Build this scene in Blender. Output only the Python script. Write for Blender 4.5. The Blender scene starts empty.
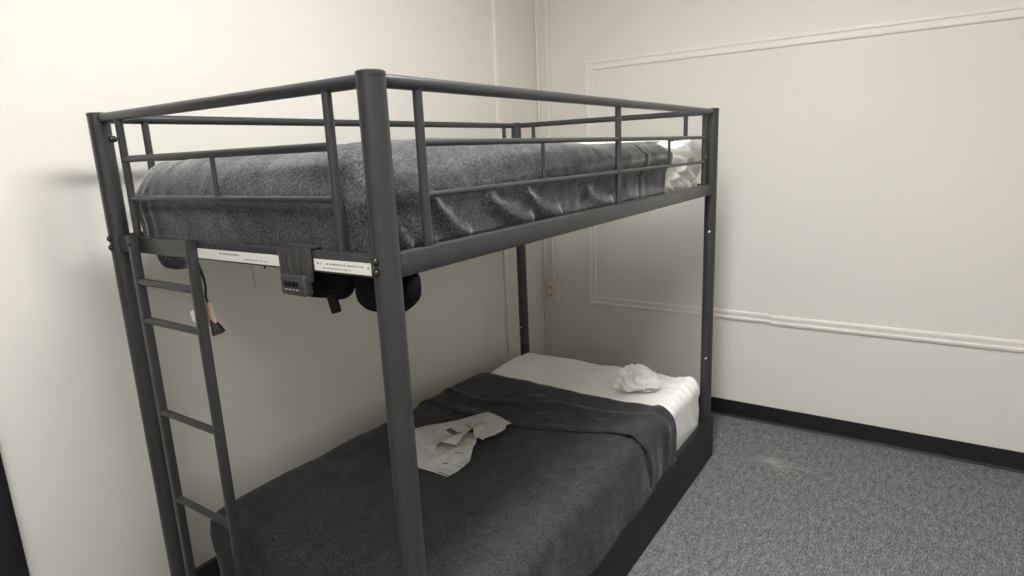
import bpy, bmesh, math, random
from mathutils import Vector, Matrix, noise

random.seed(7)
scene = bpy.context.scene
COL = scene.collection
PI = math.pi

# ------------------------------------------------------------------ helpers
def link(o, parent=None):
    COL.objects.link(o)
    if parent is not None:
        o.parent = parent
    return o

def obj(name, bm, m, parent=None, smooth=True, angle=40):
    me = bpy.data.meshes.new(name)
    bmesh.ops.recalc_face_normals(bm, faces=bm.faces[:])
    bm.to_mesh(me); bm.free()
    for mm in (m if isinstance(m, (list, tuple)) else [m]):
        me.materials.append(mm)
    if smooth:
        for p in me.polygons: p.use_smooth = True
        me.set_sharp_from_angle(angle=math.radians(angle))
    o = bpy.data.objects.new(name, me)
    return link(o, parent)

def empty(name, loc=(0, 0, 0)):
    o = bpy.data.objects.new(name, None)
    o.empty_display_size = .1
    o.location = loc
    return link(o)

def tag(o, label=None, cat=None, group=None, kind=None):
    if label: o['label'] = label
    if cat: o['category'] = cat
    if group: o['group'] = group
    if kind: o['kind'] = kind
    return o

def add_box(bm, lo, hi, bev=0.0, seg=2):
    t = bmesh.new()
    bmesh.ops.create_cube(t, size=1)
    lo, hi = Vector(lo), Vector(hi)
    for v in t.verts:
        v.co = Vector(((v.co[i] + .5) * (hi[i] - lo[i]) + lo[i]) for i in range(3))
    if bev > 0:
        bmesh.ops.bevel(t, geom=t.edges[:], offset=bev, segments=seg, profile=.5, affect='EDGES')
    merge(bm, t)

def merge(bm, t, mat=None):
    if mat is not None:
        bmesh.ops.transform(t, matrix=mat, verts=t.verts)
    me = bpy.data.meshes.new('tmp')
    t.to_mesh(me); t.free()
    bm.from_mesh(me)
    bpy.data.meshes.remove(me)

def box(lo, hi, bev=0.0, seg=2):
    bm = bmesh.new(); add_box(bm, lo, hi, bev, seg); return bm

def add_tube(bm, pts, r, n=16, cap=True, ry=None):
    """round (or elliptical) tube through pts with parallel transported frames; r may be a list"""
    pts = [Vector(p) for p in pts]
    rs = r if isinstance(r, (list, tuple)) else [r] * len(pts)
    tang = []
    for i in range(len(pts)):
        a = pts[max(0, i - 1)]; b = pts[min(len(pts) - 1, i + 1)]
        tang.append((b - a).normalized())
    u = tang[0].orthogonal().normalized()
    if abs(tang[0].z) < .9:
        u = tang[0].cross(Vector((0, 0, 1))).normalized()
    rings = []
    for i, p in enumerate(pts):
        if i:
            q = tang[i - 1].rotation_difference(tang[i]); u = q @ u
        w = tang[i].cross(u).normalized()
        k = (ry / rs[0]) if ry else 1
        rings.append([bm.verts.new(p + rs[i] * (math.cos(2 * PI * j / n) * u + k * math.sin(2 * PI * j / n) * w)) for j in range(n)])
    for a, b in zip(rings, rings[1:]):
        for j in range(n):
            bm.faces.new((a[j], a[(j + 1) % n], b[(j + 1) % n], b[j]))
    if cap:
        bm.faces.new(rings[0][::-1]); bm.faces.new(rings[-1])

def tube(pts, r, n=16, ry=None):
    bm = bmesh.new(); add_tube(bm, pts, r, n, True, ry); return bm

def add_dome(bm, c, axis, r, h, n=14, rings=5):
    """domed screw head"""
    axis = Vector(axis).normalized(); u = axis.orthogonal().normalized(); w = axis.cross(u)
    c = Vector(c); prev = None
    for k in range(rings):
        a = k / (rings - 1) * PI / 2
        rr = max(r * math.cos(a), r * .02)
        ring = [bm.verts.new(c + axis * (h * math.sin(a)) + rr * (math.cos(2 * PI * j / n) * u + math.sin(2 * PI * j / n) * w)) for j in range(n)]
        if prev:
            for j in range(n):
                bm.faces.new((prev[j], prev[(j + 1) % n], ring[(j + 1) % n], ring[j]))
        else:
            bm.faces.new(ring[::-1])
        prev = ring
    bm.faces.new(prev)

def solid(o, t, off=-1):
    md = o.modifiers.new('thick', 'SOLIDIFY'); md.thickness = t; md.offset = off

# ------------------------------------------------------------------ materials
def mat(name, col, rough=.6, metal=0, spec=.5):
    m = bpy.data.materials.new(name); m.use_nodes = True
    b = m.node_tree.nodes['Principled BSDF']
    b.inputs['Base Color'].default_value = (*col, 1)
    b.inputs['Roughness'].default_value = rough
    b.inputs['Metallic'].default_value = metal
    b.inputs['Specular IOR Level'].default_value = spec
    return m

def nd(m, t, **kw):
    n = m.node_tree.nodes.new(t)
    for k, v in kw.items():
        if hasattr(n, k): setattr(n, k, v)
        else: n.inputs[k].default_value = v
    return n

def ln(m, a, b): m.node_tree.links.new(a, b)

def coords(m, scale=(1, 1, 1), rot=(0, 0, 0)):
    tc = nd(m, 'ShaderNodeTexCoord'); mp = nd(m, 'ShaderNodeMapping')
    mp.inputs['Scale'].default_value = scale; mp.inputs['Rotation'].default_value = rot
    ln(m, tc.outputs['Object'], mp.inputs['Vector'])
    return mp.outputs['Vector']

def noisy(m, c0, c1, vec, scale, detail=3, lo=.35, hi=.65, bump=0, bdist=.002, rough=.6):
    b = m.node_tree.nodes['Principled BSDF']
    n = nd(m, 'ShaderNodeTexNoise'); n.inputs['Scale'].default_value = scale
    n.inputs['Detail'].default_value = detail; n.inputs['Roughness'].default_value = rough
    ln(m, vec, n.inputs['Vector'])
    r = nd(m, 'ShaderNodeValToRGB')
    r.color_ramp.elements[0].position = lo; r.color_ramp.elements[0].color = (*c0, 1)
    r.color_ramp.elements[1].position = hi; r.color_ramp.elements[1].color = (*c1, 1)
    ln(m, n.outputs['Fac'], r.inputs['Fac'])
    ln(m, r.outputs['Color'], b.inputs['Base Color'])
    if bump:
        bp = nd(m, 'ShaderNodeBump'); bp.inputs['Strength'].default_value = bump
        bp.inputs['Distance'].default_value = bdist
        ln(m, n.outputs['Fac'], bp.inputs['Height']); ln(m, bp.outputs['Normal'], b.inputs['Normal'])
        return n, r, bp
    return n, r, None

WALLC = (.76, .735, .68)
def wall_mat(name, c):
    m = mat(name, c, .55, spec=.3)
    noisy(m, tuple(x * .975 for x in c), c, coords(m), 1.7, 4, .3, .7)
    b = m.node_tree.nodes['Principled BSDF']
    n = nd(m, 'ShaderNodeTexNoise'); n.inputs['Scale'].default_value = 140; n.inputs['Detail'].default_value = 2
    ln(m, coords(m), n.inputs['Vector'])
    n2 = nd(m, 'ShaderNodeTexNoise'); n2.inputs['Scale'].default_value = 9; n2.inputs['Detail'].default_value = 2
    ln(m, coords(m), n2.inputs['Vector'])
    ad = nd(m, 'ShaderNodeMath', operation='MULTIPLY_ADD'); ad.inputs[1].default_value = 6
    ln(m, n2.outputs['Fac'], ad.inputs[0]); ln(m, n.outputs['Fac'], ad.inputs[2])
    bp = nd(m, 'ShaderNodeBump'); bp.inputs['Strength'].default_value = .25; bp.inputs['Distance'].default_value = .0009
    ln(m, ad.outputs[0], bp.inputs['Height']); ln(m, bp.outputs['Normal'], b.inputs['Normal'])
    return m
M = {}
M['wall'] = wall_mat('cream_wall_paint', WALLC)
M['trim'] = wall_mat('cream_trim_paint', (.80, .775, .72))
M['ceil'] = mat('ceiling_paint', (.8, .78, .73), .8)
M['base'] = mat('black_vinyl', (.009, .0095, .0105), .5, spec=.3)
M['black'] = mat('black_paint', (.012, .012, .014), .45)
M['door'] = mat('door_paint', (.05, .045, .042), .5)
M['plate'] = mat('ivory_plastic', (.74, .68, .57), .35)
M['slot'] = mat('dark_slot', (.015, .013, .012), .6)
M['metal'] = mat('charcoal_powder_coat', (.035, .0365, .0385), .33, 0.0, .5)
def _metal():
    m = M['metal']; b = m.node_tree.nodes['Principled BSDF']
    n = nd(m, 'ShaderNodeTexNoise'); n.inputs['Scale'].default_value = 900; n.inputs['Detail'].default_value = 1
    ln(m, coords(m), n.inputs['Vector'])
    bp = nd(m, 'ShaderNodeBump'); bp.inputs['Strength'].default_value = .12; bp.inputs['Distance'].default_value = .0004
    ln(m, n.outputs['Fac'], bp.inputs['Height']); ln(m, bp.outputs['Normal'], b.inputs['Normal'])
_metal()
M['panel'] = mat('black_panel', (.013, .0135, .014), .55, spec=.35)
M['bolt'] = mat('dark_bolt_steel', (.06, .06, .062), .25, .8)
M['pin'] = mat('bright_steel', (.75, .74, .7), .25, .9)

def fabric(name, c0, c1, scale=260, bump=.55, sheen=.25, patch=.15):
    m = mat(name, c1, .92, spec=.15)
    b = m.node_tree.nodes['Principled BSDF']
    b.inputs['Sheen Weight'].default_value = sheen; b.inputs['Sheen Roughness'].default_value = .28
    n, r, bp = noisy(m, c0, c1, coords(m), scale, 4, .36, .66, bump, .0022, .7)
    # faint pilling patches belonging to the wool itself
    n2 = nd(m, 'ShaderNodeTexNoise'); n2.inputs['Scale'].default_value = 22; n2.inputs['Detail'].default_value = 5
    ln(m, coords(m), n2.inputs['Vector'])
    mr = nd(m, 'ShaderNodeMapRange'); mr.inputs['From Min'].default_value = .3; mr.inputs['From Max'].default_value = .7
    mr.inputs['To Min'].default_value = 1 - patch; mr.inputs['To Max'].default_value = 1 + patch
    ln(m, n2.outputs['Fac'], mr.inputs['Value'])
    mx = nd(m, 'ShaderNodeVectorMath', operation='SCALE')
    ln(m, r.outputs['Color'], mx.inputs[0]); ln(m, mr.outputs['Result'], mx.inputs['Scale'])
    ln(m, mx.outputs['Vector'], b.inputs['Base Color'])
    return m
M['blanket_up'] = fabric('grey_wool', (.012, .0125, .014), (.128, .129, .140), 190, .9, 1.0)
M['blanket_low'] = fabric('charcoal_wool', (.013, .0133, .0145), (.078, .079, .084), 240, .5, .2)
M['sheet'] = mat('white_cotton', (.80, .79, .765), .85, spec=.2)
noisy(M['sheet'], (.84, .83, .81), (.88, .87, .855), coords(M['sheet']), 40, 4, .3, .7, .25, .0015)
M['tissue'] = mat('crumpled_white', (.80, .78, .74), .7, spec=.25)
M['bag'] = mat('black_nylon', (.007, .0075, .009), .9, spec=.08)
noisy(M['bag'], (.006, .0065, .008), (.010, .011, .013), coords(M['bag']), 320, 2, .35, .65, .3, .001)
M['strap'] = mat('brown_black_strap', (.010, .0075, .006), .8, spec=.15)
M['label'] = mat('white_label', (.80, .79, .75), .5)
M['ink'] = mat('grey_ink', (.09, .088, .085), .7)
M['print'] = mat('faint_print', (.30, .295, .28), .7)
M['lock'] = mat('dark_grey_plastic', (.050, .050, .050), .42)
M['dial'] = mat('black_dial', (.010, .010, .011), .3)
M['cord'] = mat('black_rubber', (.012, .012, .012), .5)
M['tagc'] = mat('pinkish_tag', (.62, .40, .33), .6)
M['diff'] = mat('lamp_diffuser', (.9, .9, .88), .6)

# carpet ---------------------------------------------------------------
def carpet():
    m = mat('heathered_carpet', (.1, .1, .1), .97, spec=.08)
    b = m.node_tree.nodes['Principled BSDF']
    n, r, _ = noisy(m, (.042, .0425, .045), (.33, .33, .335), coords(m, (60, 210, 60), (0, 0, .25)), 1, 5, .34, .68, 0, 0, .75)
    n.noise_dimensions = '3D'
    n2 = nd(m, 'ShaderNodeTexNoise'); n2.inputs['Scale'].default_value = 1; n2.inputs['Detail'].default_value = 3
    ln(m, coords(m, (18, 55, 18), (0, 0, .25)), n2.inputs['Vector'])
    mr = nd(m, 'ShaderNodeMapRange'); mr.inputs['From Min'].default_value = .3; mr.inputs['From Max'].default_value = .7
    mr.inputs['To Min'].default_value = .72; mr.inputs['To Max'].default_value = 1.25
    ln(m, n2.outputs['Fac'], mr.inputs['Value'])
    sc = nd(m, 'ShaderNodeVectorMath', operation='SCALE')
    ln(m, r.outputs['Color'], sc.inputs[0]); ln(m, mr.outputs['Result'], sc.inputs['Scale'])
    # worn pale scuff on the carpet beside the bed
    tc = nd(m, 'ShaderNodeTexCoord'); mp = nd(m, 'ShaderNodeMapping', vector_type='POINT')
    mp.inputs['Location'].default_value = (-2.08 * 14, .31 * 7, 0); mp.inputs['Scale'].default_value = (14, 7, 1)
    ln(m, tc.outputs['Object'], mp.inputs['Vector'])
    n3 = nd(m, 'ShaderNodeTexNoise'); n3.inputs['Scale'].default_value = 1.6; n3.inputs['Detail'].default_value = 4
    ln(m, mp.outputs['Vector'], n3.inputs['Vector'])
    le = nd(m, 'ShaderNodeVectorMath', operation='LENGTH'); ln(m, mp.outputs['Vector'], le.inputs[0])
    sb = nd(m, 'ShaderNodeMath', operation='MULTIPLY_ADD'); sb.inputs[1].default_value = 2.2
    ln(m, n3.outputs['Fac'], sb.inputs[0]); ln(m, le.outputs['Value'], sb.inputs[2])
    m3 = nd(m, 'ShaderNodeMapRange'); m3.inputs['From Min'].default_value = 2.0; m3.inputs['From Max'].default_value = 1.0
    m3.inputs['To Min'].default_value = 0; m3.inputs['To Max'].default_value = .45
    ln(m, sb.outputs[0], m3.inputs['Value'])
    mx = nd(m, 'ShaderNodeMixRGB'); mx.inputs['Color2'].default_value = (.46, .455, .44, 1)
    ln(m, m3.outputs['Result'], mx.inputs['Fac']); ln(m, sc.outputs['Vector'], mx.inputs['Color1'])
    ln(m, mx.outputs['Color'], b.inputs['Base Color'])
    bp = nd(m, 'ShaderNodeBump'); bp.inputs['Strength'].default_value = .8; bp.inputs['Distance'].default_value = .003
    ln(m, n.outputs['Fac'], bp.inputs['Height']); ln(m, bp.outputs['Normal'], b.inputs['Normal'])
    return m
M['carpet'] = carpet()

# ------------------------------------------------------------------ room
XW, YW = 2.505, 1.192          # the two visible walls
X0, Y0, ZC = -2.3, -2.5, 2.80
T = .1
def struct(name, bm, m, parent=None, smooth=True):
    o = obj(name, bm, m, parent, smooth)
    if parent is None: o['kind'] = 'structure'
    return o
struct('floor', box((X0 - T, Y0 - T, -.06), (XW + T, YW + T, 0)), M['carpet'])
struct('ceiling', box((X0 - T, Y0 - T, ZC), (XW + T, YW + T, ZC + .06)), M['ceil'])
struct('wall_left', box((X0, YW, 0), (XW + T, YW + T, ZC)), M['wall'])
struct('wall_right', box((XW, Y0, 0), (XW + T, YW, ZC)), M['wall'])
struct('wall_near', box((X0 - T, Y0 - T, 0), (XW + T, Y0, ZC)), M['wall'])
struct('wall_foot', box((X0 - T, Y0, 0), (X0, YW + T, ZC)), M['wall'])

def baseboard(a, b, inward):
    """vinyl cove base: extruded profile along a->b"""
    a, b, i = Vector(a), Vector(b), Vector(inward)
    prof = [(0, .001), (.014, .001), (.0075, .008), (.005, .018), (.0045, .088), (.003, .0925), (0, .0935)]
    bm = bmesh.new(); rings = []
    for p in (a, b):
        rings.append([bm.verts.new(p + i * x + Vector((0, 0, z))) for x, z in prof])
    n = len(prof)
    for j in range(n):
        bm.faces.new((rings[0][j], rings[0][(j + 1) % n], rings[1][(j + 1) % n], rings[1][j]))
    bm.faces.new(rings[0][::-1]); bm.faces.new(rings[1])
    return bm
struct('baseboard_right', baseboard((XW, Y0, 0), (XW, YW - .002, 0), (-1, 0, 0)), M['base'])
struct('baseboard_left', baseboard((-.312, YW, 0), (XW - .015, YW, 0), (0, -1, 0)), M['base'])

# panel moulding on the right wall ------------------------------------
def mould_profile(w, d):
    return [(-w / 2, 0), (-w / 2, d * .75), (-w * .40, d), (-w * .22, d), (-w * .14, d * .66), (w * .10, d * .62),
            (w * .18, d * .8), (w * .36, d * .85), (w * .48, d * .5), (w / 2, 0)]
def mould_loop(bm, corners, w, d, normal, closed=True, prof=None):
    """mitred moulding through planar corner points"""
    normal = Vector(normal); prof = prof or mould_profile(w, d)
    P = [Vector(c) for c in corners]; N = len(P); rings = []
    for i, p in enumerate(P):
        a = (p - P[i - 1]).normalized() if (closed or i) else None
        b = (P[(i + 1) % N] - p).normalized() if (closed or i < N - 1) else None
        if a is None: a = b
        if b is None: b = a
        sa, sb = a.cross(normal), b.cross(normal)
        m_ = (sa + sb); m_ = m_ / max(m_.dot(sa), 1e-6)
        rings.append([bm.verts.new(p + m_ * x + normal * z) for x, z in prof])
    n = len(prof)
    seq = list(zip(rings, rings[1:])) + ([(rings[-1], rings[0])] if closed else [])
    for a, b in seq:
        for j in range(n):
            bm.faces.new((a[j], a[(j + 1) % n], b[(j + 1) % n], b[j]))
    if not closed:
        bm.faces.new(rings[0][::-1]); bm.faces.new(rings[-1])
bm = bmesh.new()
ZT, ZB, YA, YB, YJ = 1.931, .577, .848, -2.15, -.167
mould_loop(bm, [(XW, YJ + .001, ZB + .002), (XW, YA, ZB), (XW, YA, ZT), (XW, YB, ZT), (XW, YB, ZB - .002), (XW, YJ - .006, ZB - .004)],
           .050, .012, (-1, 0, 0), False)
struct('trim_1', bm, M['trim'])
bm = bmesh.new()                                   # flat strip and return on the left wall by the corner
flat = lambda w, d: [(-w / 2, 0), (-w / 2, d * .7), (-w * .3, d), (w * .3, d), (w / 2, d * .7), (w / 2, 0)]
mould_loop(bm, [(2.078, YW, ZC - .01), (2.078, YW, .335), (2.19, YW, .335)], .032, .013, (0, -1, 0), False, flat(.032, .013))
struct('trim_2', bm, M['trim'])
struct('trim_3', box((XW - .018, YW - .018, .0935), (XW, YW, ZC), .007), M['trim'])  # corner cover strip

# surface raceway and outlet box by the corner
race = empty('wall_outlet', (XW, 1.130, .57))
tag(race, 'cream surface mounted outlet box at the end of a wall raceway behind the bed', 'outlet')
def rel(bm, root):
    bmesh.ops.translate(bm, vec=-Vector(root.location), verts=bm.verts); return bm
OY = 1.116
obj('raceway', rel(box((XW - .017, OY - .011, .665), (XW, OY + .011, ZC), .003), race), M['trim'], race)
obj('outlet_box', rel(box((XW - .042, OY - .036, .562), (XW, OY + .036, .682), .004), race), M['plate'], race)
cv = obj('cover_plate', rel(box((XW - .047, OY - .033, .565), (XW - .0415, OY + .033, .679), .0025), race), M['plate'], race)
for zz in (.647, .600):
    r_ = obj('receptacle', rel(box((XW - .050, OY - .017, zz - .014), (XW - .0465, OY + .017, zz + .014), .0015), race), M['plate'], cv)
    bm = bmesh.new()
    add_box(bm, (XW - .0506, OY - .008, zz - .004), (XW - .0495, OY - .0045, zz + .008))
    add_box(bm, (XW - .0506, OY + .0045, zz - .004), (XW - .0495, OY + .008, zz + .008))
    add_box(bm, (XW - .0506, OY - .003, zz - .011), (XW - .0495, OY + .003, zz - .005))
    merge_me = obj('slot', rel(bm, race), M['slot'], cv)
# blank plate on the left wall
pl = tag(obj('wall_plate', box((.494, YW - .007, 1.040), (.588, YW, 1.136), .003), M['wall']),
         'cream painted square cover plate on the left wall under the top bunk', 'wall plate')
bm = bmesh.new(); add_dome(bm, (.541, YW - .0068, 1.105), (0, -1, 0), .005, .002)
obj('screw', bm, M['slot'], pl)

# black door and casing on the left wall (its edge shows at the far left)
bm = bmesh.new()
add_box(bm, (-.375, YW - .022, 0), (-.313, YW, 2.10), .003)
add_box(bm, (-1.315, YW - .022, 0), (-1.253, YW, 2.10), .003)
add_box(bm, (-1.315, YW - .022, 2.04), (-.313, YW, 2.102), .003)
struct('trim_4', bm, M['black'])
d1 = struct('door_1', box((-1.250, YW - .014, .006), (-.378, YW, 2.037), .002), M['black'])
bm = bmesh.new()
add_tube(bm, [(-.45, YW - .012, .98), (-.45, YW - .055, .98)], .011)
add_tube(bm, [(-.45, YW - .055, .98), (-.47, YW - .060, .98), (-.57, YW - .060, .98)], .009)
add_tube(bm, [(-.45, YW - .0135, .98), (-.45, YW - .020, .98)], .028, 24)
obj('door_handle', bm, M['pin'], d1)

# ------------------------------------------------------------------ bunk bed
L, W, H, ZBAR = 1.98, 1.013, 1.623, 1.3046
ZM, ZL, ZTOP = 1.502, 1.403, 1.609
bed = tag(empty('bunk_bed'), 'charcoal metal bunk bed with ladder, guard rails and black lower side panel', 'bunk bed')
PR = .0255
def post(x, y, bolts, holes):
    bm = bmesh.new()
    add_tube(bm, [(x, y, 0), (x, y, H - .006)], PR, 28)
    add_tube(bm, [(x, y, H - .007), (x, y, H - .001), (x, y, H + .001)], [PR + .0008, PR + .0008, PR - .002], 28)  # flat plastic cap
    add_tube(bm, [(x, y, 0), (x, y, .02)], PR + .002, 28)
    o = obj('post', bm, M['metal'], bed)
    for c, ax in bolts:
        b = bmesh.new(); add_tube(b, [Vector(c) - Vector(ax) * .004, Vector(c) + Vector(ax) * .002], .0085, 16)
        add_dome(b, Vector(c) + Vector(ax) * .002, ax, .0075, .005)
        obj('bolt', b, M['bolt'], o)
    for c, ax in holes:
        b = bmesh.new(); add_dome(b, c, ax, .0062, .003)
        obj('bolt', b, M['pin'], o)
fx = (-1, 0, 0)
post(0, 0, [((-PR, .002, 1.296), fx), ((-PR, .002, 1.276), fx)], [])
post(0, W, [((-PR, W, 1.296), fx), ((-PR, W, 1.272), fx), ((0.012, W - PR + .001, 1.556), (.4, -1, 0)), ((0.022, W - PR + .007, 1.556), (.7, -.7, 0))], [])
s_ = Vector((-.985, -.17, 0)); q_ = Vector((-1, .05, 0))
post(L, 0, [], [(Vector((L, 0, 1.094)) + s_ * PR, s_), (Vector((L, 0, .505)) + s_ * PR, s_)])
post(L, W, [], [(Vector((L, W, .53)) + q_ * PR, q_)])

def rail(name, a, b, r, parent=bed, n=14):
    return obj(name, tube([a, b], r, n), M['metal'], parent)
e = .018
# top rails, round tube
for a, b in (((e, 0, ZTOP), (L - e, 0, ZTOP)), ((e, W, ZTOP), (L - e, W, ZTOP)), ((0, e, ZTOP), (0, W - e, ZTOP)), ((L, e, ZTOP), (L, W - e, ZTOP))):
    rail('top_rail', a, b, .0125, n=18)
# guard uprights
XU, YU = (.115, 1.011, 1.868), (.117, .908)
for x in XU:
    for y in (0, W): rail('guard_upright', (x, y, ZBAR - .01), (x, y, ZTOP), .0095)
for y in YU:
    for x in (0, L): rail('guard_upright', (x, y, ZBAR - .01), (x, y, ZTOP), .0095)
for y in (0, W):
    rail('middle_rail', (XU[0], y, ZM), (XU[2], y, ZM), .0068)
    rail('lower_rail', (XU[0], y, ZL), (XU[2], y, ZL), .0062)
    for x in (.564, 1.455): rail('guard_stub', (x, y, ZL), (x, y, ZM), .0052)
for x in (0, L):
    rail('middle_rail', (x, YU[0], ZM), (x, YU[1], ZM), .0085)
    rail('lower_rail', (x, YU[0], ZL), (x, YU[1], ZL), .0072)
    rail('guard_stub', (x, .515, ZL), (x, .515, ZM), .0055)
# upper frame: flat rectangular tube
for y in (0, W):
    obj('side_rail', box((.012, y - .014, ZBAR - .0455), (L - .012, y + .014, ZBAR), .0035), M['metal'], bed)
for x in (0, L):
    er = obj('end_rail', box((x - .014, .012, ZBAR - .0425), (x + .006, W - .012, ZBAR), .003), M['metal'], bed)
    if x == 0: foot_rail = er
bm = bmesh.new()
for k in range(9):
    x = .2 + k * .2
    add_box(bm, (x - .03, .010, ZBAR - .036), (x + .03, W - .010, ZBAR - .026), .002)
obj('slat_deck', bm, M['metal'], bed)
# white printed strips on the lower half of the foot rail
def strip(y0, y1, words):
    """adhesive strip; its illegible small print is coloured into faces of the same mesh"""
    x = -.0146; zc = ZBAR - .0265; rnd = random.Random(int(y1 * 1000))
    n = int((y1 - y0) / .0018); ys = [y0 + (y1 - y0) * i / n for i in range(n + 1)]
    zs = sorted({-.0115, .0115} | {dz + k * h / 2 for _, _, dz, h in words for k in (-1, 1)})
    ink = []
    for (ya, yb, dz, h) in words:
        y = yb
        while y > ya:
            w = rnd.uniform(.004, .011); ink.append((max(y - w, ya), y, dz - h / 2, dz + h / 2)); y -= w + .0027
    bm = bmesh.new()
    g = [[bm.verts.new((x, y, zc + z)) for z in zs] for y in ys]
    for i in range(n):
        for j in range(len(zs) - 1):
            f_ = bm.faces.new((g[i][j], g[i][j + 1], g[i + 1][j + 1], g[i + 1][j]))
            ym, zm = (ys[i] + ys[i + 1]) / 2, (zs[j] + zs[j + 1]) / 2
            if any(p <= ym <= q and c <= zm <= d for p, q, c, d in ink): f_.material_index = 1
    s = obj('label_strip', bm, [M['label'], M['print']], foot_rail, False)
    solid(s, .0006, 0)
    s['label'] = 'white printed label strip'
strip(.282, .612, [(.435, .515, .0035, .0038), (.335, .42, -.0045, .0026), (.291, .296, .004, .004)])
strip(.0265, .186, [(.045, .150, .003, .0034), (.165, .178, .003, .003), (.080, .160, -.0055, .0022), (.032, .036, .002, .006)])

# ladder
lad = obj('ladder', tube([(-.012, .886, 1.287), (-.0385, .886, 1.287)], .005, 10), M['bolt'], bed)
for y in (.886, .613):
    r_ = obj('ladder_rail', box((-.036, y - .0105, .012), (-.0155, y + .0105, ZBAR + .003), .0025), M['metal'], lad)
    b = bmesh.new(); add_box(b, (-.037, y - .0115, ZBAR + .0022), (-.006, y + .0115, ZBAR + .0048), .001)
    obj('hook_plate', b, M['metal'], lad)
    b = bmesh.new(); add_box(b, (-.037, y - .0118, 0), (-.0145, y + .0118, .02), .002)
    obj('foot_cap', b, M['panel'], lad)
    b = bmesh.new(); sg = 1 if y > .7 else -1
    add_dome(b, (-.027, y + .0105, ZBAR - .022), (0, 1, 0), .0045, .004)
    obj('bolt', b, M['bolt'], lad)
for z in (ZBAR - .115, ZBAR - .219, ZBAR - .479, ZBAR - .741, ZBAR - 1.001):
    b = bmesh.new(); add_tube(b, [(-.026, .606, z), (-.026, .893, z)], .0095, 16)
    obj('rung', b, M['metal'], lad)

# lower frame
obj('side_panel', box((.030, -.033, .004), (L + .026, -.010, .219), .002), M['panel'], bed)
obj('side_panel', box((.030, W + .002, .004), (L + .02, W + .022, .228), .002), M['panel'], bed)
for x in (0, L):
    rail('lower_end_rail', (x, e, .2), (x, W - e, .2), .0125)
    rail('lower_end_rail', (x, e, .16), (x, W - e, .16), .0125)
bm = bmesh.new()
for k in range(9):
    x = .2 + k * .2
    add_box(bm, (x - .03, -.012, .168), (x + .03, W + .008, .180), .002)
obj('slat_deck', bm, M['metal'], bed)

# ------------------------------------------------------------------ soft goods
def nz(p, s, off=0):
    return noise.noise(Vector((p[0] * s + off, p[1] * s + off * .7, p[2] * s - off)))
def fbm(p, s, off=0, o=3):
    v = 0; a = 1
    for k in range(o):
        v += a * nz(p, s * 2 ** k, off + 3.1 * k); a *= .5
    return v
def seg_d(px, pz, a, b):
    ax, az = a; bx, bz = b
    dx, dz = bx - ax, bz - az
    t = max(0, min(1, ((px - ax) * dx + (pz - az) * dz) / (dx * dx + dz * dz)))
    return math.hypot(px - ax - t * dx, pz - az - t * dz), t
def smooth(a, b, x):
    t = max(0, min(1, (x - a) / (b - a))); return t * t * (3 - 2 * t)

def rounded_box(lo, hi, R, step, drop=(), flat=False):
    """dense rounded box surface; returns bmesh and {vert: (normal)}; drop = faces left off"""
    lo, hi = Vector(lo), Vector(hi); bm = bmesh.new()
    n = [max(2, int(round((hi[i] - lo[i]) / step))) for i in range(3)]
    def ax(i):
        # denser towards the rounded ends
        N = n[i] + 8; out = []
        r = R if isinstance(R, (int, float)) else R[i]
        for k in range(5): out.append(lo[i] + r * k / 4)
        m = max(2, n[i])
        for k in range(1, m): out.append(lo[i] + r + (hi[i] - lo[i] - 2 * r) * k / m)
        for k in range(5): out.append(hi[i] - r + r * k / 4)
        return out
    A = [ax(i) for i in range(3)]
    for f, (i, side) in {'x0': (0, 0), 'x1': (0, 1), 'y0': (1, 0), 'y1': (1, 1), 'z0': (2, 0), 'z1': (2, 1)}.items():
        if f in drop: continue
        j, k = [(1, 2), (0, 2), (0, 1)][i]
        g = []
        for a in A[j]:
            row = []
            for b in A[k]:
                c = [0, 0, 0]; c[i] = (lo, hi)[side][i]; c[j] = a; c[k] = b
                row.append(bm.verts.new(c))
            g.append(row)
        for p in range(len(g) - 1):
            for q in range(len(g[0]) - 1):
                bm.faces.new((g[p][q], g[p + 1][q], g[p + 1][q + 1], g[p][q + 1]))
    bmesh.ops.remove_doubles(bm, verts=bm.verts, dist=1e-5)
    r = R
    for v in bm.verts:
        inner = Vector(max(lo[i] + r, min(hi[i] - r, v.co[i])) for i in range(3))
        if flat and v.co.z < lo.z + r: inner.z = v.co.z
        d = v.co - inner
        if d.length > 1e-9:
            m_ = max(abs(d[i]) for i in range(3))
            v.co = inner + d.normalized() * m_
    bmesh.ops.recalc_face_normals(bm, faces=bm.faces[:]); bm.normal_update()
    return bm

def displace(bm, fn):
    bm.normal_update()
    mv = [(v, v.normal.copy() * fn(v.co, v.normal)) for v in bm.verts]
    for v, d in mv: v.co += d

def subsurf(o, n=1):
    md = o.modifiers.new('sub', 'SUBSURF'); md.levels = n; md.render_levels = n

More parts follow.
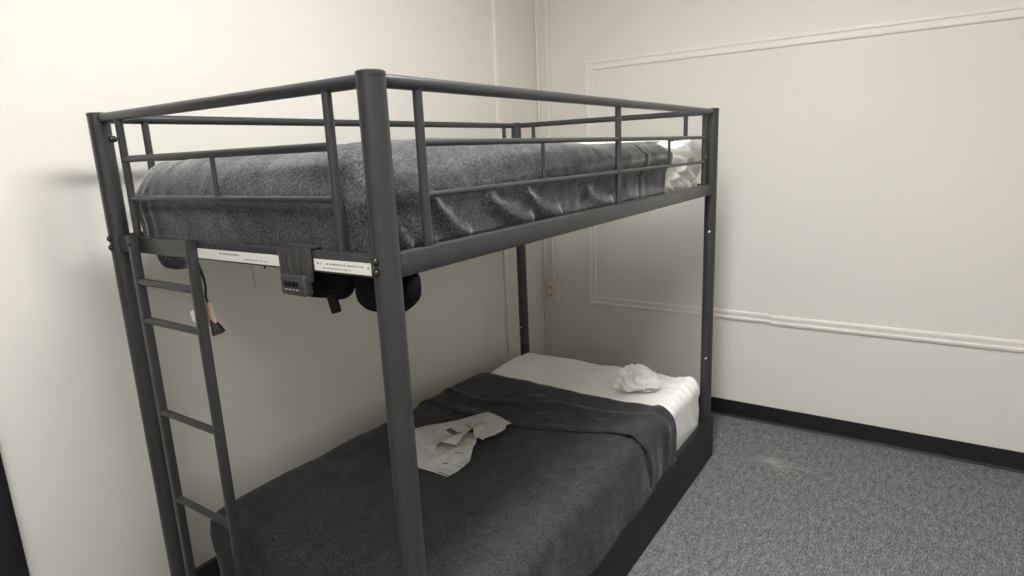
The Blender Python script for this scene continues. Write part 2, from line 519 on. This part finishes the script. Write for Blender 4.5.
# ---- upper bunk
def slump(bm):
    """the soft edge towards the room and the foot leans inward near the foot end"""
    for v in bm.verts:
        t = smooth(1.37, 1.492, v.co.z)
        if t <= 0: continue
        x, y = v.co.x, v.co.y
        v.co.y += .085 * t * (1 - smooth(.15, .95, x)) * (1 - smooth(.02, .30, y))
        v.co.x += .030 * t * (1 - smooth(.03, .25, x))
        v.co.y -= .012 * t * (1 - smooth(.2, .8, x)) * smooth(.75, .98, y)
UX0, UX1, UY0, UY1, UZ0, UZ1 = .035, 1.958, .035, .978, ZBAR - .0255, 1.482
def sag_up(p):
    return .006 * fbm(p, 3.0, 4)
def sheet_up(p, n):
    v = sag_up(p) - .004
    k = smooth(1.53, 1.60, p[0])
    if k:
        # loose cotton: wrinkled fold lines sweeping round the corner
        w = p[0] * .62 + p[2] * 1.5 + .35 * p[1] + .045 * nz(p, 8, 2)
        cr = abs(math.sin(w * 40 + 1.6 * nz(p, 6, 9)))
        v += k * (.022 * cr ** .6 - .013) * (.8 + .9 * nz(p, 5, 1))
        v += k * .008 * fbm(p, 10, 7)
        if n.y < -.3:
            v += k * (.012 * smooth(1.395, 1.43, p[2]) - .006)
            for a, b_, h in (((1.56, 1.330), (1.70, 1.385), .016), ((1.70, 1.385), (1.82, 1.345), .015), ((1.78, 1.30), (1.90, 1.40), .014)):
                d, t = seg_d(p[0], p[2], a, b_); v += k * h * max(0, 1 - d / .022)
        # sharp cotton creases running down towards the head
        q = Vector((p[0] * 4.5 + p[2] * 9, p[1] * 5 + 2, p[2] * 3 - p[0] * 2))
        v += k * .022 * ((1 - abs(noise.noise(q)) * 2.2) ** 2 - .45)
        v += k * .010 * ((1 - abs(noise.noise(q * 2.1)) * 2.2) ** 2 - .45)
        if n.x > .3: v += .014 * math.exp(-((p[2] - 1.435) / .03) ** 2)
    v -= .020 * (1 - smooth(1.50, 1.57, p[0]))
    if n.z < -.5: v = 0
    return v
bm = rounded_box((UX0, UY0, UZ0), (UX1, UY1, UZ1), .038, .0095)
displace(bm, sheet_up); slump(bm)
for v in bm.verts:                       # soft, rounder corners at the foot
    for yc, sg in ((.15, 1), (.86, -1)):
        dx, dy = .15 - v.co.x, (yc - v.co.y) * sg
        if dx > 0 and dy > 0:
            r_ = math.hypot(dx, dy)
            if r_ > .104: v.co.x = .15 - dx * .104 / r_; v.co.y = yc - sg * dy * .104 / r_
mt = obj('mattress', bm, M['sheet'], None, True, 80)
tag(mt, 'mattress in a wrinkled white sheet on the upper bunk, showing at its head end', 'mattress')

pleats = [((.150, 1.415), (.286, 1.300), .013, .022), ((.360, 1.385), (.555, 1.305), .014, .024), ((.520, 1.388), (.695, 1.303), .015, .024),
          ((.86, 1.368), (1.036, 1.303), .010, .020), ((.020, 1.41), (.100, 1.300), .012, .018), ((.10, 1.36), (.175, 1.297), .009, .014),
          ((1.15, 1.36), (1.25, 1.30), .005, .03)]
def blanket_up_d(p, n):
    v = sag_up(p)
    v += (.004 if n.x > -.3 else .0015) * fbm(p, 9, 1) + .0012 * fbm(p, 26, 5)
    if n.z > .4:
        # gentle hump over the middle towards the foot
        v += .018 * math.exp(-((p[0] - .60) / .34) ** 2 - ((p[1] - .50) / .30) ** 2)
        v += .020 * math.exp(-((p[0] - .30) / .33) ** 2 - ((p[1] - .14) / .20) ** 2)
        v -= .010 * smooth(.75, 1.5, p[0])
    if n.y < -.3:                                    # front side
        z = p[2]
        v += .011 * math.exp(-((z - 1.440) / .030) ** 2)
        v -= .020 * (1 - smooth(1.37, 1.415, z))
        for a, b, amp, w in pleats:
            d, t = seg_d(p[0], z + .03 * math.sin((p[0] - a[0]) / max(.05, b[0] - a[0]) * PI) * .35, a, b)
            v += amp * 1.35 * math.exp(-(d / w) ** 2 * 2.2) * (.6 + .4 * t) * smooth(0, .12, t)
        v += .003 * math.exp(-((p[0] - 1.29 + .05 * (z - 1.4)) / .012) ** 2)     # seam of the overlap
        v -= .002 * math.exp(-((p[0] - 1.268 + .05 * (z - 1.4)) / .010) ** 2)
    if n.x < -.3:                                    # foot end: tucked, pulled in at the bottom, folds at the corners
        z = p[2]
        v -= .012 * (1 - smooth(1.31, 1.40, z))
        for yc, a, w in ((.945, .007, .013), (.905, .006, .012), (.865, .003, .012), (.075, .005, .016), (.12, .004, .016)):
            yy = yc + .25 * (z - 1.36) * (1 if yc < .5 else -1) * .3
            v += a * math.exp(-((p[1] - yy) / w) ** 2) * (1 - smooth(1.38, 1.47, z))
    return v
bm = rounded_box((UX0 - .013, UY0 - .013, UZ0 + .014), (1.552, UY1 + .013, UZ1 + .013), .062, .0095, ('z0', 'x1'), True)
# keep the head-side edge straight: undo the rounding at x1
for v in bm.verts:
    if v.co.x > 1.552 - .062:
        c = v.co
        yz = Vector((0, c.y, c.z)); ctr = Vector((0, max(UY0 + .049, min(UY1 - .049, c.y)), min(UZ1 - .049, c.z)))
        ctr.z = min(ctr.z, c.z)
        d = yz - ctr
        if d.length > 1e-6:
            d2 = d.normalized() * .062
            v.co.y, v.co.z = ctr.y + d2.y, ctr.z + d2.z
displace(bm, blanket_up_d); slump(bm)
bl = obj('blanket', bm, M['blanket_up'], None, True, 80)
solid(bl, .008)
tag(bl, 'mid grey fleece blanket tucked over the upper bunk mattress', 'blanket')
# the corner that hangs out below the foot rail, between the ladder rails
bm = bmesh.new()
outline = [(1.005, 1.268), (.985, 1.254), (.96, 1.240), (.935, 1.224), (.905, 1.212), (.875, 1.207), (.840, 1.207), (.810, 1.212), (.785, 1.222), (.765, 1.240), (.750, 1.268)]
cols = []
for i, (y, z) in enumerate(outline):
    col_ = []
    for k in range(7):
        f = k / 6
        zz = 1.268 + (z - 1.268) * f
        col_.append(bm.verts.new((.058 + .010 * math.sin(y * 40) * f + .012 * math.sin(f * PI), y, zz)))
    cols.append(col_)
for a, b in zip(cols, cols[1:]):
    for k in range(6): 
        try: bm.faces.new((a[k], a[k + 1], b[k + 1], b[k]))
        except ValueError: pass
bmesh.ops.remove_doubles(bm, verts=bm.verts, dist=1e-5)
hc = obj('hanging_corner', bm, M['blanket_up'], bl, True, 80); solid(hc, .008, 0); subsurf(hc, 1)

# pillow at the head of the upper bunk
def pillow_mesh(c, hx, hy, h, rotz=0, seed=0, wr=.006):
    bm = bmesh.new(); N = 44; top = []; bot = []
    for s, store in ((1, top), (-1, bot)):
        for i in range(N + 1):
            row = []
            for j in range(N + 1):
                u, v = i / N * 2 - 1, j / N * 2 - 1
                pr = (max(0, (1 - abs(u) ** 2.6)) * max(0, (1 - abs(v) ** 2.6))) ** .42
                pin = 1 - .05 * (1 - abs(u)) * abs(v) ** 3
                x, y = u * hx * (1 - .06 * (1 - abs(v)) * abs(u) ** 4), v * hy * pin
                p = Vector((x, y, 0))
                w = wr * fbm(p, 9, seed) * pr + wr * .8 * math.sin((x * 60 + y * 25) + 4 * nz(p, 5, seed)) * pr * (.3 + .7 * abs(nz(p, 6, seed + 2)))
                row.append(bm.verts.new((x, y, s * (h * pr * (1 if s > 0 else .35) + (w if s > 0 else 0)))))
            store.append(row)
    for g, fl in ((top, 0), (bot, 1)):
        for i in range(N):
            for j in range(N):
                q = (g[i][j], g[i + 1][j], g[i + 1][j + 1], g[i][j + 1])
                bm.faces.new(q[::-1] if fl else q)
    bmesh.ops.remove_doubles(bm, verts=bm.verts, dist=.0004)
    bmesh.ops.transform(bm, matrix=Matrix.Translation(c) @ Matrix.Rotation(rotz, 4, 'Z'), verts=bm.verts)
    return bm
pw = obj('pillow', pillow_mesh((1.750, .50, UZ1 + .015), .165, .33, .018, 0, 3, .004), M['sheet'], None, True, 80)
tag(pw, 'flat white pillow lying at the head of the upper bunk', 'pillow')

# ---- lower bunk
LX0, LX1, LY0, LY1, LZ0, LZ1 = .090, 1.952, .006, .985, .1805, .412
def sag_low(p): return .006 * fbm(p, 2.2, 14)
def sheet_low(p, n):
    v = sag_low(p) - .003
    if p[0] > 1.40:
        v += .004 * fbm(p, 8, 3)
        if n.y < -.3 or (p[0] > 1.75 and p[1] < .12):
            w = p[0] * 1.3 + p[2] * .55
            v += (.017 * abs(math.sin(w * 46 + 2.2 * nz(p, 6, 9))) ** .7 - .008) * (.5 + .5 * smooth(1.72, 1.86, p[0]))
        q = Vector((p[0] * 9 + p[2] * 3, p[1] * 4, p[2] * 2))
        v += .012 * ((1 - abs(noise.noise(q)) * 2.2) ** 2 - .45) * smooth(1.70, 1.85, p[0]) * (1 - smooth(.10, .22, p[1]))
        if n.z > .5:
            v += .004 * math.sin((p[0] * .6 + p[1]) * 40 + 5 * nz(p, 4, 3)) * smooth(.1, .5, nz(p, 3, 8))
            v += .012 * math.exp(-((p[0] - 1.72) / .14) ** 2 - ((p[1] - .80) / .16) ** 2)
            d, t = seg_d(p[0], p[1], (1.73, .045), (1.83, .055)); v += .008 * math.exp(-(d / .012) ** 2)
    if n.z < -.5: v = 0
    return v
bm = rounded_box((LX0, LY0, LZ0), (LX1, LY1, LZ1), .055, .014, (), True)
displace(bm, sheet_low)
ml = obj('mattress', bm, M['sheet'], None, True, 80)
tag(ml, 'mattress in a white sheet on the lower bunk, bare at its head end', 'mattress')

def low_d(p, n):
    v = sag_low(p) + .005 * fbm(p, 5, 2) + .0015 * fbm(p, 22, 8)
    if n.z > .4:
        v += .010 * math.exp(-((p[0] - .35) / .35) ** 2)
    if n.y < -.3:
        z = p[2]
        v += .016 * (1 - smooth(.24, .40, z)) * (.4 + .6 * math.sin(p[0] * 9 + 1.0) ** 2) + .010 + .014 * (1 - smooth(.6, 1.3, p[0])) * (1 - smooth(.28, .38, z))
    if n.y < -.2 and p[2] < .23: v += .006
    if n.x < -.3:
        v += .008 * math.sin(p[1] * 30) * (1 - smooth(.25, .38, p[2]))
    return v
BX1 = 1.50
def straight_end(bm, x1, r, ly0, ly1, lz1, rr):
    for v in bm.verts:
        if v.co.x > x1 - r:
            c = v.co
            ctr = Vector((0, max(ly0 + rr, min(ly1 - rr, c.y)), min(lz1 - rr, c.z)))
            d = Vector((0, c.y, c.z)) - ctr
            if d.length > 1e-6:
                d = d.normalized() * r; v.co.y, v.co.z = ctr.y + d.y, ctr.z + d.z
bm = rounded_box((LX0 - .013, LY0 - .012, .205), (BX1, LY1 + .012, LZ1 + .013), .066, .014, ('z0', 'x1'), True)
straight_end(bm, BX1, .066, LY0 + .0, LY1 - .0, LZ1, .054)
displace(bm, low_d)
bl2 = obj('blanket', bm, M['blanket_low'], None, True, 80); solid(bl2, .008)
tag(bl2, 'dark charcoal blanket spread over the lower bunk with its head edge turned down', 'blanket')
# turned-down band: second layer of the same blanket
def cross(s, off):
    """arc s (0 = bottom of the back side, 1 = hem of the front side) -> y, z, normal"""
    r = .054 + off; hb = .14; top = LY1 - LY0 - .108; arc = PI / 2 * r; hf = .155
    tot = hb + arc + top + arc + hf; d = s * tot
    if d < hb: return LY1 + off, LZ1 - .054 - hb + d, (0, 1)
    d -= hb
    if d < arc:
        a = d / r; return LY1 - .054 + r * math.cos(a), LZ1 - .054 + r * math.sin(a), (math.cos(a), math.sin(a))
    d -= arc
    if d < top: return LY1 - .054 - d, LZ1 + off, (0, 1)
    d -= top
    if d < arc:
        a = PI / 2 + d / r; return LY0 + .054 + r * math.cos(a), LZ1 - .054 + r * math.sin(a), (math.cos(a), math.sin(a))
    d -= arc
    return LY0 - off, LZ1 - .054 - d, (-1, 0)
bm = bmesh.new(); rows = []
NS, NX = 110, 40
for i in range(NS + 1):
    s = i / NS; row = []
    y, z, _ = cross(s, .025)
    side = smooth(.80, 1.0, s)
    # hem of the fold, nearer the foot at the wall side, drifting to the head towards the front
    xa = 1.055 + .02 * math.sin(s * 9) + .10 * smooth(.42, .80, s) + .05 * side + .03 * max(0, nz((s, 0, 0), 6, 3))
    xb = 1.512 + .012 * math.sin(s * 7 + 1) - .010 * side
    for k in range(NX + 1):
        f = k / NX; x = xa + (xb - xa) * f
        off = .021 + .006 * fbm((x, y, z), 7, 6) + .005 * fbm((x, y, z), 5, 2)
        off += .008 * math.exp(-((f - .06) / .05) ** 2) * (.5 + .8 * nz((x, y, 0), 7, 2))
        off += .016 * math.exp(-((x - (1.22 + .12 * (s - .3) + .04 * math.sin(s * 14))) / .022) ** 2) * smooth(.05, .25, s) * (1 - smooth(.55, .8, s))
        off += .010 * math.exp(-((x - (1.36 + .05 * math.sin(s * 8))) / .03) ** 2) * smooth(.3, .5, s)
        off += sag_low((x, y, z))
        if f > .93: off -= .010 * (f - .93) / .07
        if s > .8: off += .012 * side * (.5 + .5 * math.sin(x * 26)) + .010
        yy, zz, _n = cross(s, off)
        row.append(bm.verts.new((x, yy, zz)))
    rows.append(row)
for a, b in zip(rows, rows[1:]):
    for k in range(NX):
        bm.faces.new((a[k], b[k], b[k + 1], a[k + 1]))
tb = obj('turned_down_edge', bm, M['blanket_low'], bl2, True, 80); solid(tb, .006)

# printed paper, folded and rumpled, lying on the lower blanket --------------
def paper_mat():
    m = mat('printed_paper', (.5, .5, .48), .8, spec=.2)
    b = m.node_tree.nodes['Principled BSDF']
    tc = nd(m, 'ShaderNodeTexCoord')
    mp = nd(m, 'ShaderNodeMapping'); ln(m, tc.outputs['UV'], mp.inputs['Vector'])
    mp.inputs['Scale'].default_value = (1, 1, 1)
    br = nd(m, 'ShaderNodeTexBrick'); ln(m, mp.outputs['Vector'], br.inputs['Vector'])
    br.inputs['Scale'].default_value = 1; br.inputs['Brick Width'].default_value = .035; br.inputs['Row Height'].default_value = .0075
    br.inputs['Mortar Size'].default_value = .0022; br.inputs['Mortar Smooth'].default_value = .2
    br.inputs['Color1'].default_value = (.36, .36, .35, 1); br.inputs['Color2'].default_value = (.42, .42, .41, 1); br.inputs['Mortar'].default_value = (.56, .56, .54, 1)
    n = nd(m, 'ShaderNodeTexNoise'); n.inputs['Scale'].default_value = 11; n.inputs['Detail'].default_value = 1
    ln(m, mp.outputs['Vector'], n.inputs['Vector'])
    r = nd(m, 'ShaderNodeValToRGB'); r.color_ramp.interpolation = 'CONSTANT'
    r.color_ramp.elements[0].color = (0, 0, 0, 1); r.color_ramp.elements[1].color = (1, 1, 1, 1); r.color_ramp.elements[1].position = .47
    ln(m, n.outputs['Fac'], r.inputs['Fac'])
    mx = nd(m, 'ShaderNodeMixRGB'); mx.inputs['Color2'].default_value = (.56, .56, .54, 1)
    ln(m, br.outputs['Color'], mx.inputs['Color1']); ln(m, r.outputs['Color'], mx.inputs['Fac'])
    ln(m, mx.outputs['Color'], b.inputs['Base Color'])
    return m
M['paper'] = paper_mat()
PZ = .437
def sheet_poly(name, poly, hfun, parent=None, bars=(), n=46, uvrot=.5):
    """piece of paper: polygon (x, y) filled by a fine grid, heights from hfun"""
    from mathutils.geometry import tessellate_polygon
    bm = bmesh.new()
    vs = [bm.verts.new((x, y, 0)) for x, y in poly]
    bm.faces.new(vs)
    lo = [min(p[i] for p in poly) for i in (0, 1)]; hi = [max(p[i] for p in poly) for i in (0, 1)]
    for i in (0, 1):
        for k in range(1, n):
            c = [0, 0, 0]; c[i] = lo[i] + (hi[i] - lo[i]) * k / n
            nn = [0, 0, 0]; nn[i] = 1
            bmesh.ops.bisect_plane(bm, geom=bm.verts[:] + bm.edges[:] + bm.faces[:], plane_co=c, plane_no=nn)
    uv = bm.loops.layers.uv.new('uv'); c_, s_2 = math.cos(uvrot), math.sin(uvrot)
    for f in bm.faces:
        for l in f.loops:
            x, y = l.vert.co.x, l.vert.co.y
            l[uv].uv = (x * c_ + y * s_2, -x * s_2 + y * c_)
    for v in bm.verts: v.co.z = hfun(v.co.x, v.co.y)
    o = obj(name, bm, M['paper'], parent, True, 25)
    solid(o, .0006, 1)
    return o
def ridge(x, y, a, b, h, w):
    d, t = seg_d(x, y, a, b); return h * max(0, 1 - d / w)
def h_low(x, y):
    z = PZ + .003 + .004 * fbm((x, y, 0), 9, 3)
    z += ridge(x, y, (.68, .53), (.80, .50), .014, .05) + ridge(x, y, (.69, .64), (.78, .47), .010, .05)
    return z
def h_up(x, y):
    z = PZ + .010 + .004 * fbm((x, y, 0), 10, 8)
    z += ridge(x, y, (.80, .74), (1.06, .56), .007, .07)
    z += ridge(x, y, (.72, .60), (.93, .55), .016, .035) + ridge(x, y, (.90, .50), (1.0, .58), .012, .04)
    z -= .012 * smooth(.05, 0, abs(x - .69))
    return z
lowp = [(.66, .70), (.62, .60), (.612, .56), (.613, .437), (.66, .430), (.729, .435), (.78, .462), (.835, .492), (.872, .512), (.93, .55), (.90, .62), (.82, .66), (.74, .69)]
upp = [(.672, .572), (.70, .66), (.70, .735), (.80, .785), (.92, .70), (1.00, .655), (1.086, .615), (1.066, .560), (1.048, .473), (1.020, .478), (.985, .463), (.925, .468), (.872, .483),
       (.872, .520), (.915, .560), (.85, .556), (.795, .545), (.76, .595)]
pp = sheet_poly('printed_paper', lowp, h_low, None, uvrot=1.15)
tag(pp, 'crumpled sheet of grey printed paper lying on the dark lower blanket', 'paper')
sheet_poly('folded_page', upp, h_up, pp, uvrot=.75)
def paper_bar(c, ang, lx, ly, hf, off):
    b = bmesh.new(); n = 14; ca, sa = math.cos(ang), math.sin(ang); g = []
    for i in range(n + 1):
        row = []
        for j in range(4):
            u, v = (i / n - .5) * lx, (j / 3 - .5) * ly
            x, y = c[0] + u * ca - v * sa, c[1] + u * sa + v * ca
            row.append(b.verts.new((x, y, hf(x, y) + off)))
        g.append(row)
    for i in range(n):
        for j in range(3): b.faces.new((g[i][j], g[i + 1][j], g[i + 1][j + 1], g[i][j + 1]))
    obj('printed_bar', b, M['ink'], pp)
for c, ang, lx, ly, hf in (((.863, .610), -1.873, .085, .026, h_up), ((.937, .594), -1.803, .05, .005, h_up), ((.704, .605), -1.97, .036, .012, h_up),
                           ((.619, .456), -1.604, .05, .005, h_low), ((.671, .493), -.802, .02, .005, h_low), ((.686, .448), -1.6, .026, .004, h_low), ((.741, .490), -.912, .03, .004, h_low)):
    paper_bar(c, ang, lx, ly, hf, .0016)

# crumpled white tissue on the lower sheet ------------------------------------
bm = bmesh.new()
bmesh.ops.create_icosphere(bm, subdivisions=5, radius=1)
for v in bm.verts:
    d = v.co.normalized()
    r = 1
    rid = 1 - abs(noise.noise(d * 1.9 + Vector((3.1, 0, 1)))) * 2
    rid2 = 1 - abs(noise.noise(d * 4.2 + Vector((0, 5, 2)))) * 2
    rid3 = 1 - abs(noise.noise(d * 8.5 + Vector((7, 5, 2)))) * 2
    r = .68 + .36 * rid + .13 * rid2 + .035 * rid3
    v.co = Vector((d.x * .080 * r, d.y * .088 * r, d.z * .072 * r))
    if v.co.z < -.018: v.co.z = -.018 + (v.co.z + .018) * .1
    if d.z < .1: v.co.x *= 1.12; v.co.y *= 1.12
bmesh.ops.transform(bm, matrix=Matrix.Translation((1.690, .228, .440)) @ Matrix.Rotation(.4, 4, 'Z'), verts=bm.verts)
ts = tag(obj('crumpled_cloth', bm, M['tissue'], None, True, 30), 'crumpled white cloth in a loose ball on the lower bunk sheet', 'cloth')

# combination lock box hooked over the foot rail --------------------------------
lk = tag(empty('combination_lock_box', (-.02, .229, ZBAR)), 'dark grey combination lock box hooked over the foot rail of the top bunk', 'lock box')
def lp(bm): return rel(bm, lk)
bm = bmesh.new()
add_box(bm, (-.0235, .182, ZBAR - .062), (-.0165, .277, ZBAR + .0075), .002)
add_box(bm, (-.0235, .182, ZBAR + .0025), (.012, .277, ZBAR + .0075), .002)
add_box(bm, (.0075, .182, ZBAR - .030), (.012, .277, ZBAR + .0075), .002)
add_box(bm, (-.0262, .182, ZBAR - .062), (-.022, .206, ZBAR + .0070), .0012)
add_box(bm, (-.0262, .209, ZBAR - .062), (-.022, .249, ZBAR + .0070), .0012)
add_box(bm, (-.0262, .252, ZBAR - .062), (-.022, .277, ZBAR + .0070), .0012)
obj('hook_bracket', lp(bm), M['lock'], lk)
cs = obj('lock_case', lp(box((-.036, .190, ZBAR - .091), (-.014, .268, ZBAR - .048), .006, 4)), M['lock'], lk)
obj('dial_window', lp(box((-.0370, .207, ZBAR - .079), (-.0340, .256, ZBAR - .056), .0012)), M['lock'], lk)
for k in range(4):
    y = .247 - k * .0115
    b = bmesh.new(); add_tube(b, [(-.0335, y - .0036, ZBAR - .0660), (-.0335, y + .0036, ZBAR - .0660)], .0085, 18)
    dl = obj('number_dial', lp(b), M['dial'], lk)
    obj('index_mark', lp(box((-.0377, y - .0032, ZBAR - .0782), (-.0368, y + .0032, ZBAR - .0766))), M['label'], lk)

lk.location.y += .006

# black bags hanging behind the foot rail ----------------------------------------
def lobe(cy, cz, hy, hz, hx, cx, topz, seed, skew=0, pt=None):
    """soft pouch: superellipse outline in y-z, thickness in x, flat cut at the top"""
    bm = bmesh.new(); NU, NV = 40, 20; rings = []
    for i in range(NV + 1):
        a = -PI / 2 + PI * i / NV
        ring = []
        for j in range(NU):
            t = 2 * PI * j / NU
            e1 = .55
            cu = math.copysign(abs(math.cos(t)) ** e1, math.cos(t)); su = math.copysign(abs(math.sin(t)) ** e1, math.sin(t))
            k = math.cos(a) ** .6 if math.cos(a) > 0 else 0
            y = cy + hy * cu * k + skew * (su * k) * hy
            z = cz + hz * su * k
            if pt: y, z = pt(y, z)
            x = cx + hx * math.sin(a)
            z = min(z, topz)
            p = Vector((x, y, z)); w = .004 * fbm(p, 14, seed)
            ring.append(bm.verts.new((x + w, y + w * .5, min(z + w * .5, topz))))
        rings.append(ring)
    for a, b in zip(rings, rings[1:]):
        for j in range(NU):
            bm.faces.new((a[j], a[(j + 1) % NU], b[(j + 1) % NU], b[j]))
    bmesh.ops.remove_doubles(bm, verts=bm.verts, dist=1e-5)
    return bm
def hang(name, x, y, z0, z1, parent):
    obj(name, tube([(x, y - .012, z0), (x, y - .004, z1), (x, y + .004, z1), (x, y + .012, z0)], .003, 8), M['bag'], parent)
b1 = tag(obj('hanging_bag', lobe(.248, 1.240, .082, .054, .026, .062, 1.2610, 2, -.08), M['bag'], None, True, 80),
         'small black bag with a brown tab hanging under the foot rail beside the lock box', 'bag', )
b = bmesh.new(); add_box(b, (-.008, -.013, -.042), (.006, .011, .0), .005, 3)
bmesh.ops.transform(b, matrix=Matrix.Translation((.045, .219, 1.202)) @ Matrix.Rotation(-.30, 4, 'X'), verts=b.verts)
obj('pull_tab', b, M['strap'], b1)
def point(y, z):
    # the right end draws out to a blunt point
    if y < .07:
        k = min(1, (.07 - y) / .10); z = z + (1.240 - z) * .62 * k * k; 
    return y, z
b2 = tag(obj('hanging_bag', lobe(.073, 1.226, .087, .055, .026, .066, 1.2588, 5, .0, point), M['bag'], None, True, 80),
         'larger black bag hanging under the top bunk behind the near corner post', 'bag')

# cord with tag and plug hanging beside the ladder ---------------------------------
cd = tag(empty('power_cord', (.02, .65, ZBAR - .05)), 'thin black cord with pinkish tag and plug hanging by the ladder', 'cord')
pts = [(-.002, .643, 1.2592), (-.002, .634, 1.245), (-.001, .622, 1.215), (.0, .621, 1.19), (.0, .626, 1.168), (.0, .620, 1.150), (.0, .612, 1.135)]
def spline(P, n=6):
    P = [Vector(p) for p in P]; out = []
    for i in range(len(P) - 1):
        p0, p1, p2, p3 = P[max(0, i - 1)], P[i], P[i + 1], P[min(len(P) - 1, i + 2)]
        for k in range(n):
            t = k / n
            out.append(.5 * ((2 * p1) + (p2 - p0) * t + (2 * p0 - 5 * p1 + 4 * p2 - p3) * t * t + (3 * p1 - p0 - 3 * p2 + p3) * t ** 3))
    return out + [P[-1]]
obj('cable', rel(tube(spline(pts), .0030, 10), cd), M['cord'], cd)
def tilt_box(lo, hi, c, rx, bev=0):
    b = box(lo, hi, bev); bmesh.ops.transform(b, matrix=Matrix.Translation(c) @ Matrix.Rotation(rx, 4, 'X'), verts=b.verts); return b
obj('paper_tag', rel(tilt_box((-.001, -.019, -.026), (.001, .019, .026), (-.004, .612, 1.126), -.42, 0), cd), M['tagc'], cd)
obj('paper_tag', rel(tilt_box((-.001, -.012, -.014), (.001, .012, .014), (-.002, .690, 1.112), -.38, 0), cd), M['label'], cd)
b = bmesh.new(); add_tube(b, [(0, .612, 1.112), (0, .606, 1.104), (0, .592, 1.080)], [.006, .0085, .0165], 12)
pg = obj('plug', rel(b, cd), M['cord'], cd)
for dy, dz in ((-.006, .006), (.000, .001), (.007, -.005)):
    b = bmesh.new(); add_tube(b, [(-.004, .596 + dy * 1.3, 1.086 + dy * .6), (-.006, .590 + dy * 1.3, 1.076 + dy * .6)], .0012, 8)
    obj('prong', rel(b, cd), M['pin'], cd)

# ------------------------------------------------------------------ lamp
LHX, LHY = .60, .17
def ceiling_light(x, y, power, label):
    lamp = tag(empty('ceiling_light', (x, y, ZC)), label, 'ceiling light')
    bm = bmesh.new()
    for lo, hi in (((-LHX - .02, -LHY - .02), (LHX + .02, -LHY)), ((-LHX - .02, LHY), (LHX + .02, LHY + .02)), ((-LHX - .02, -LHY), (-LHX, LHY)), ((LHX, -LHY), (LHX + .02, LHY))):
        add_box(bm, (*lo, -.06), (*hi, 0), .002)
    bmesh.ops.remove_doubles(bm, verts=bm.verts, dist=1e-5)
    obj('frame', bm, M['label'], lamp)
    em = bpy.data.materials.new('lit_diffuser'); em.use_nodes = True
    bs = em.node_tree.nodes['Principled BSDF']
    bs.inputs['Emission Color'].default_value = (1, .99, .975, 1); bs.inputs['Emission Strength'].default_value = power
    obj('diffuser', box((-LHX, -LHY, -.062), (LHX, LHY, -.030), .004), em, lamp)
ceiling_light(.45, -.30, 47, 'long white ceiling light panel over the front side of the bunk bed')
ceiling_light(-1.35, -.80, 36, 'long white ceiling light panel behind the camera, away from the bunk bed')

# ------------------------------------------------------------------ world, camera, view
w = bpy.data.worlds.new('world'); scene.world = w; w.use_nodes = True
w.node_tree.nodes['Background'].inputs['Color'].default_value = (.5, .5, .5, 1)
w.node_tree.nodes['Background'].inputs['Strength'].default_value = .0

cam = bpy.data.cameras.new('camera'); co = bpy.data.objects.new('camera', cam); COL.objects.link(co)
yaw, pitch, roll, f = .60083643, -.21577033, -.0438987, 619.785
fwd = Vector((math.cos(yaw) * math.cos(pitch), math.sin(yaw) * math.cos(pitch), math.sin(pitch)))
rt = fwd.cross(Vector((0, 0, 1))).normalized(); up = rt.cross(fwd)
c_, s_ = math.cos(roll), math.sin(roll)
r2, u2 = c_ * rt + s_ * up, -s_ * rt + c_ * up
mw = Matrix((r2, u2, -fwd)).transposed().to_4x4(); mw.translation = (-.7929, -.8176, 1.4777)
co.matrix_world = mw
cam.sensor_width = 36; cam.lens = f / 1024 * 36; cam.clip_start = .02
scene.camera = co

scene.view_settings.view_transform = 'Standard'
scene.view_settings.look = 'None'
scene.view_settings.exposure = 0
scene.view_settings.gamma = 1
scene.view_settings.use_curve_mapping = False
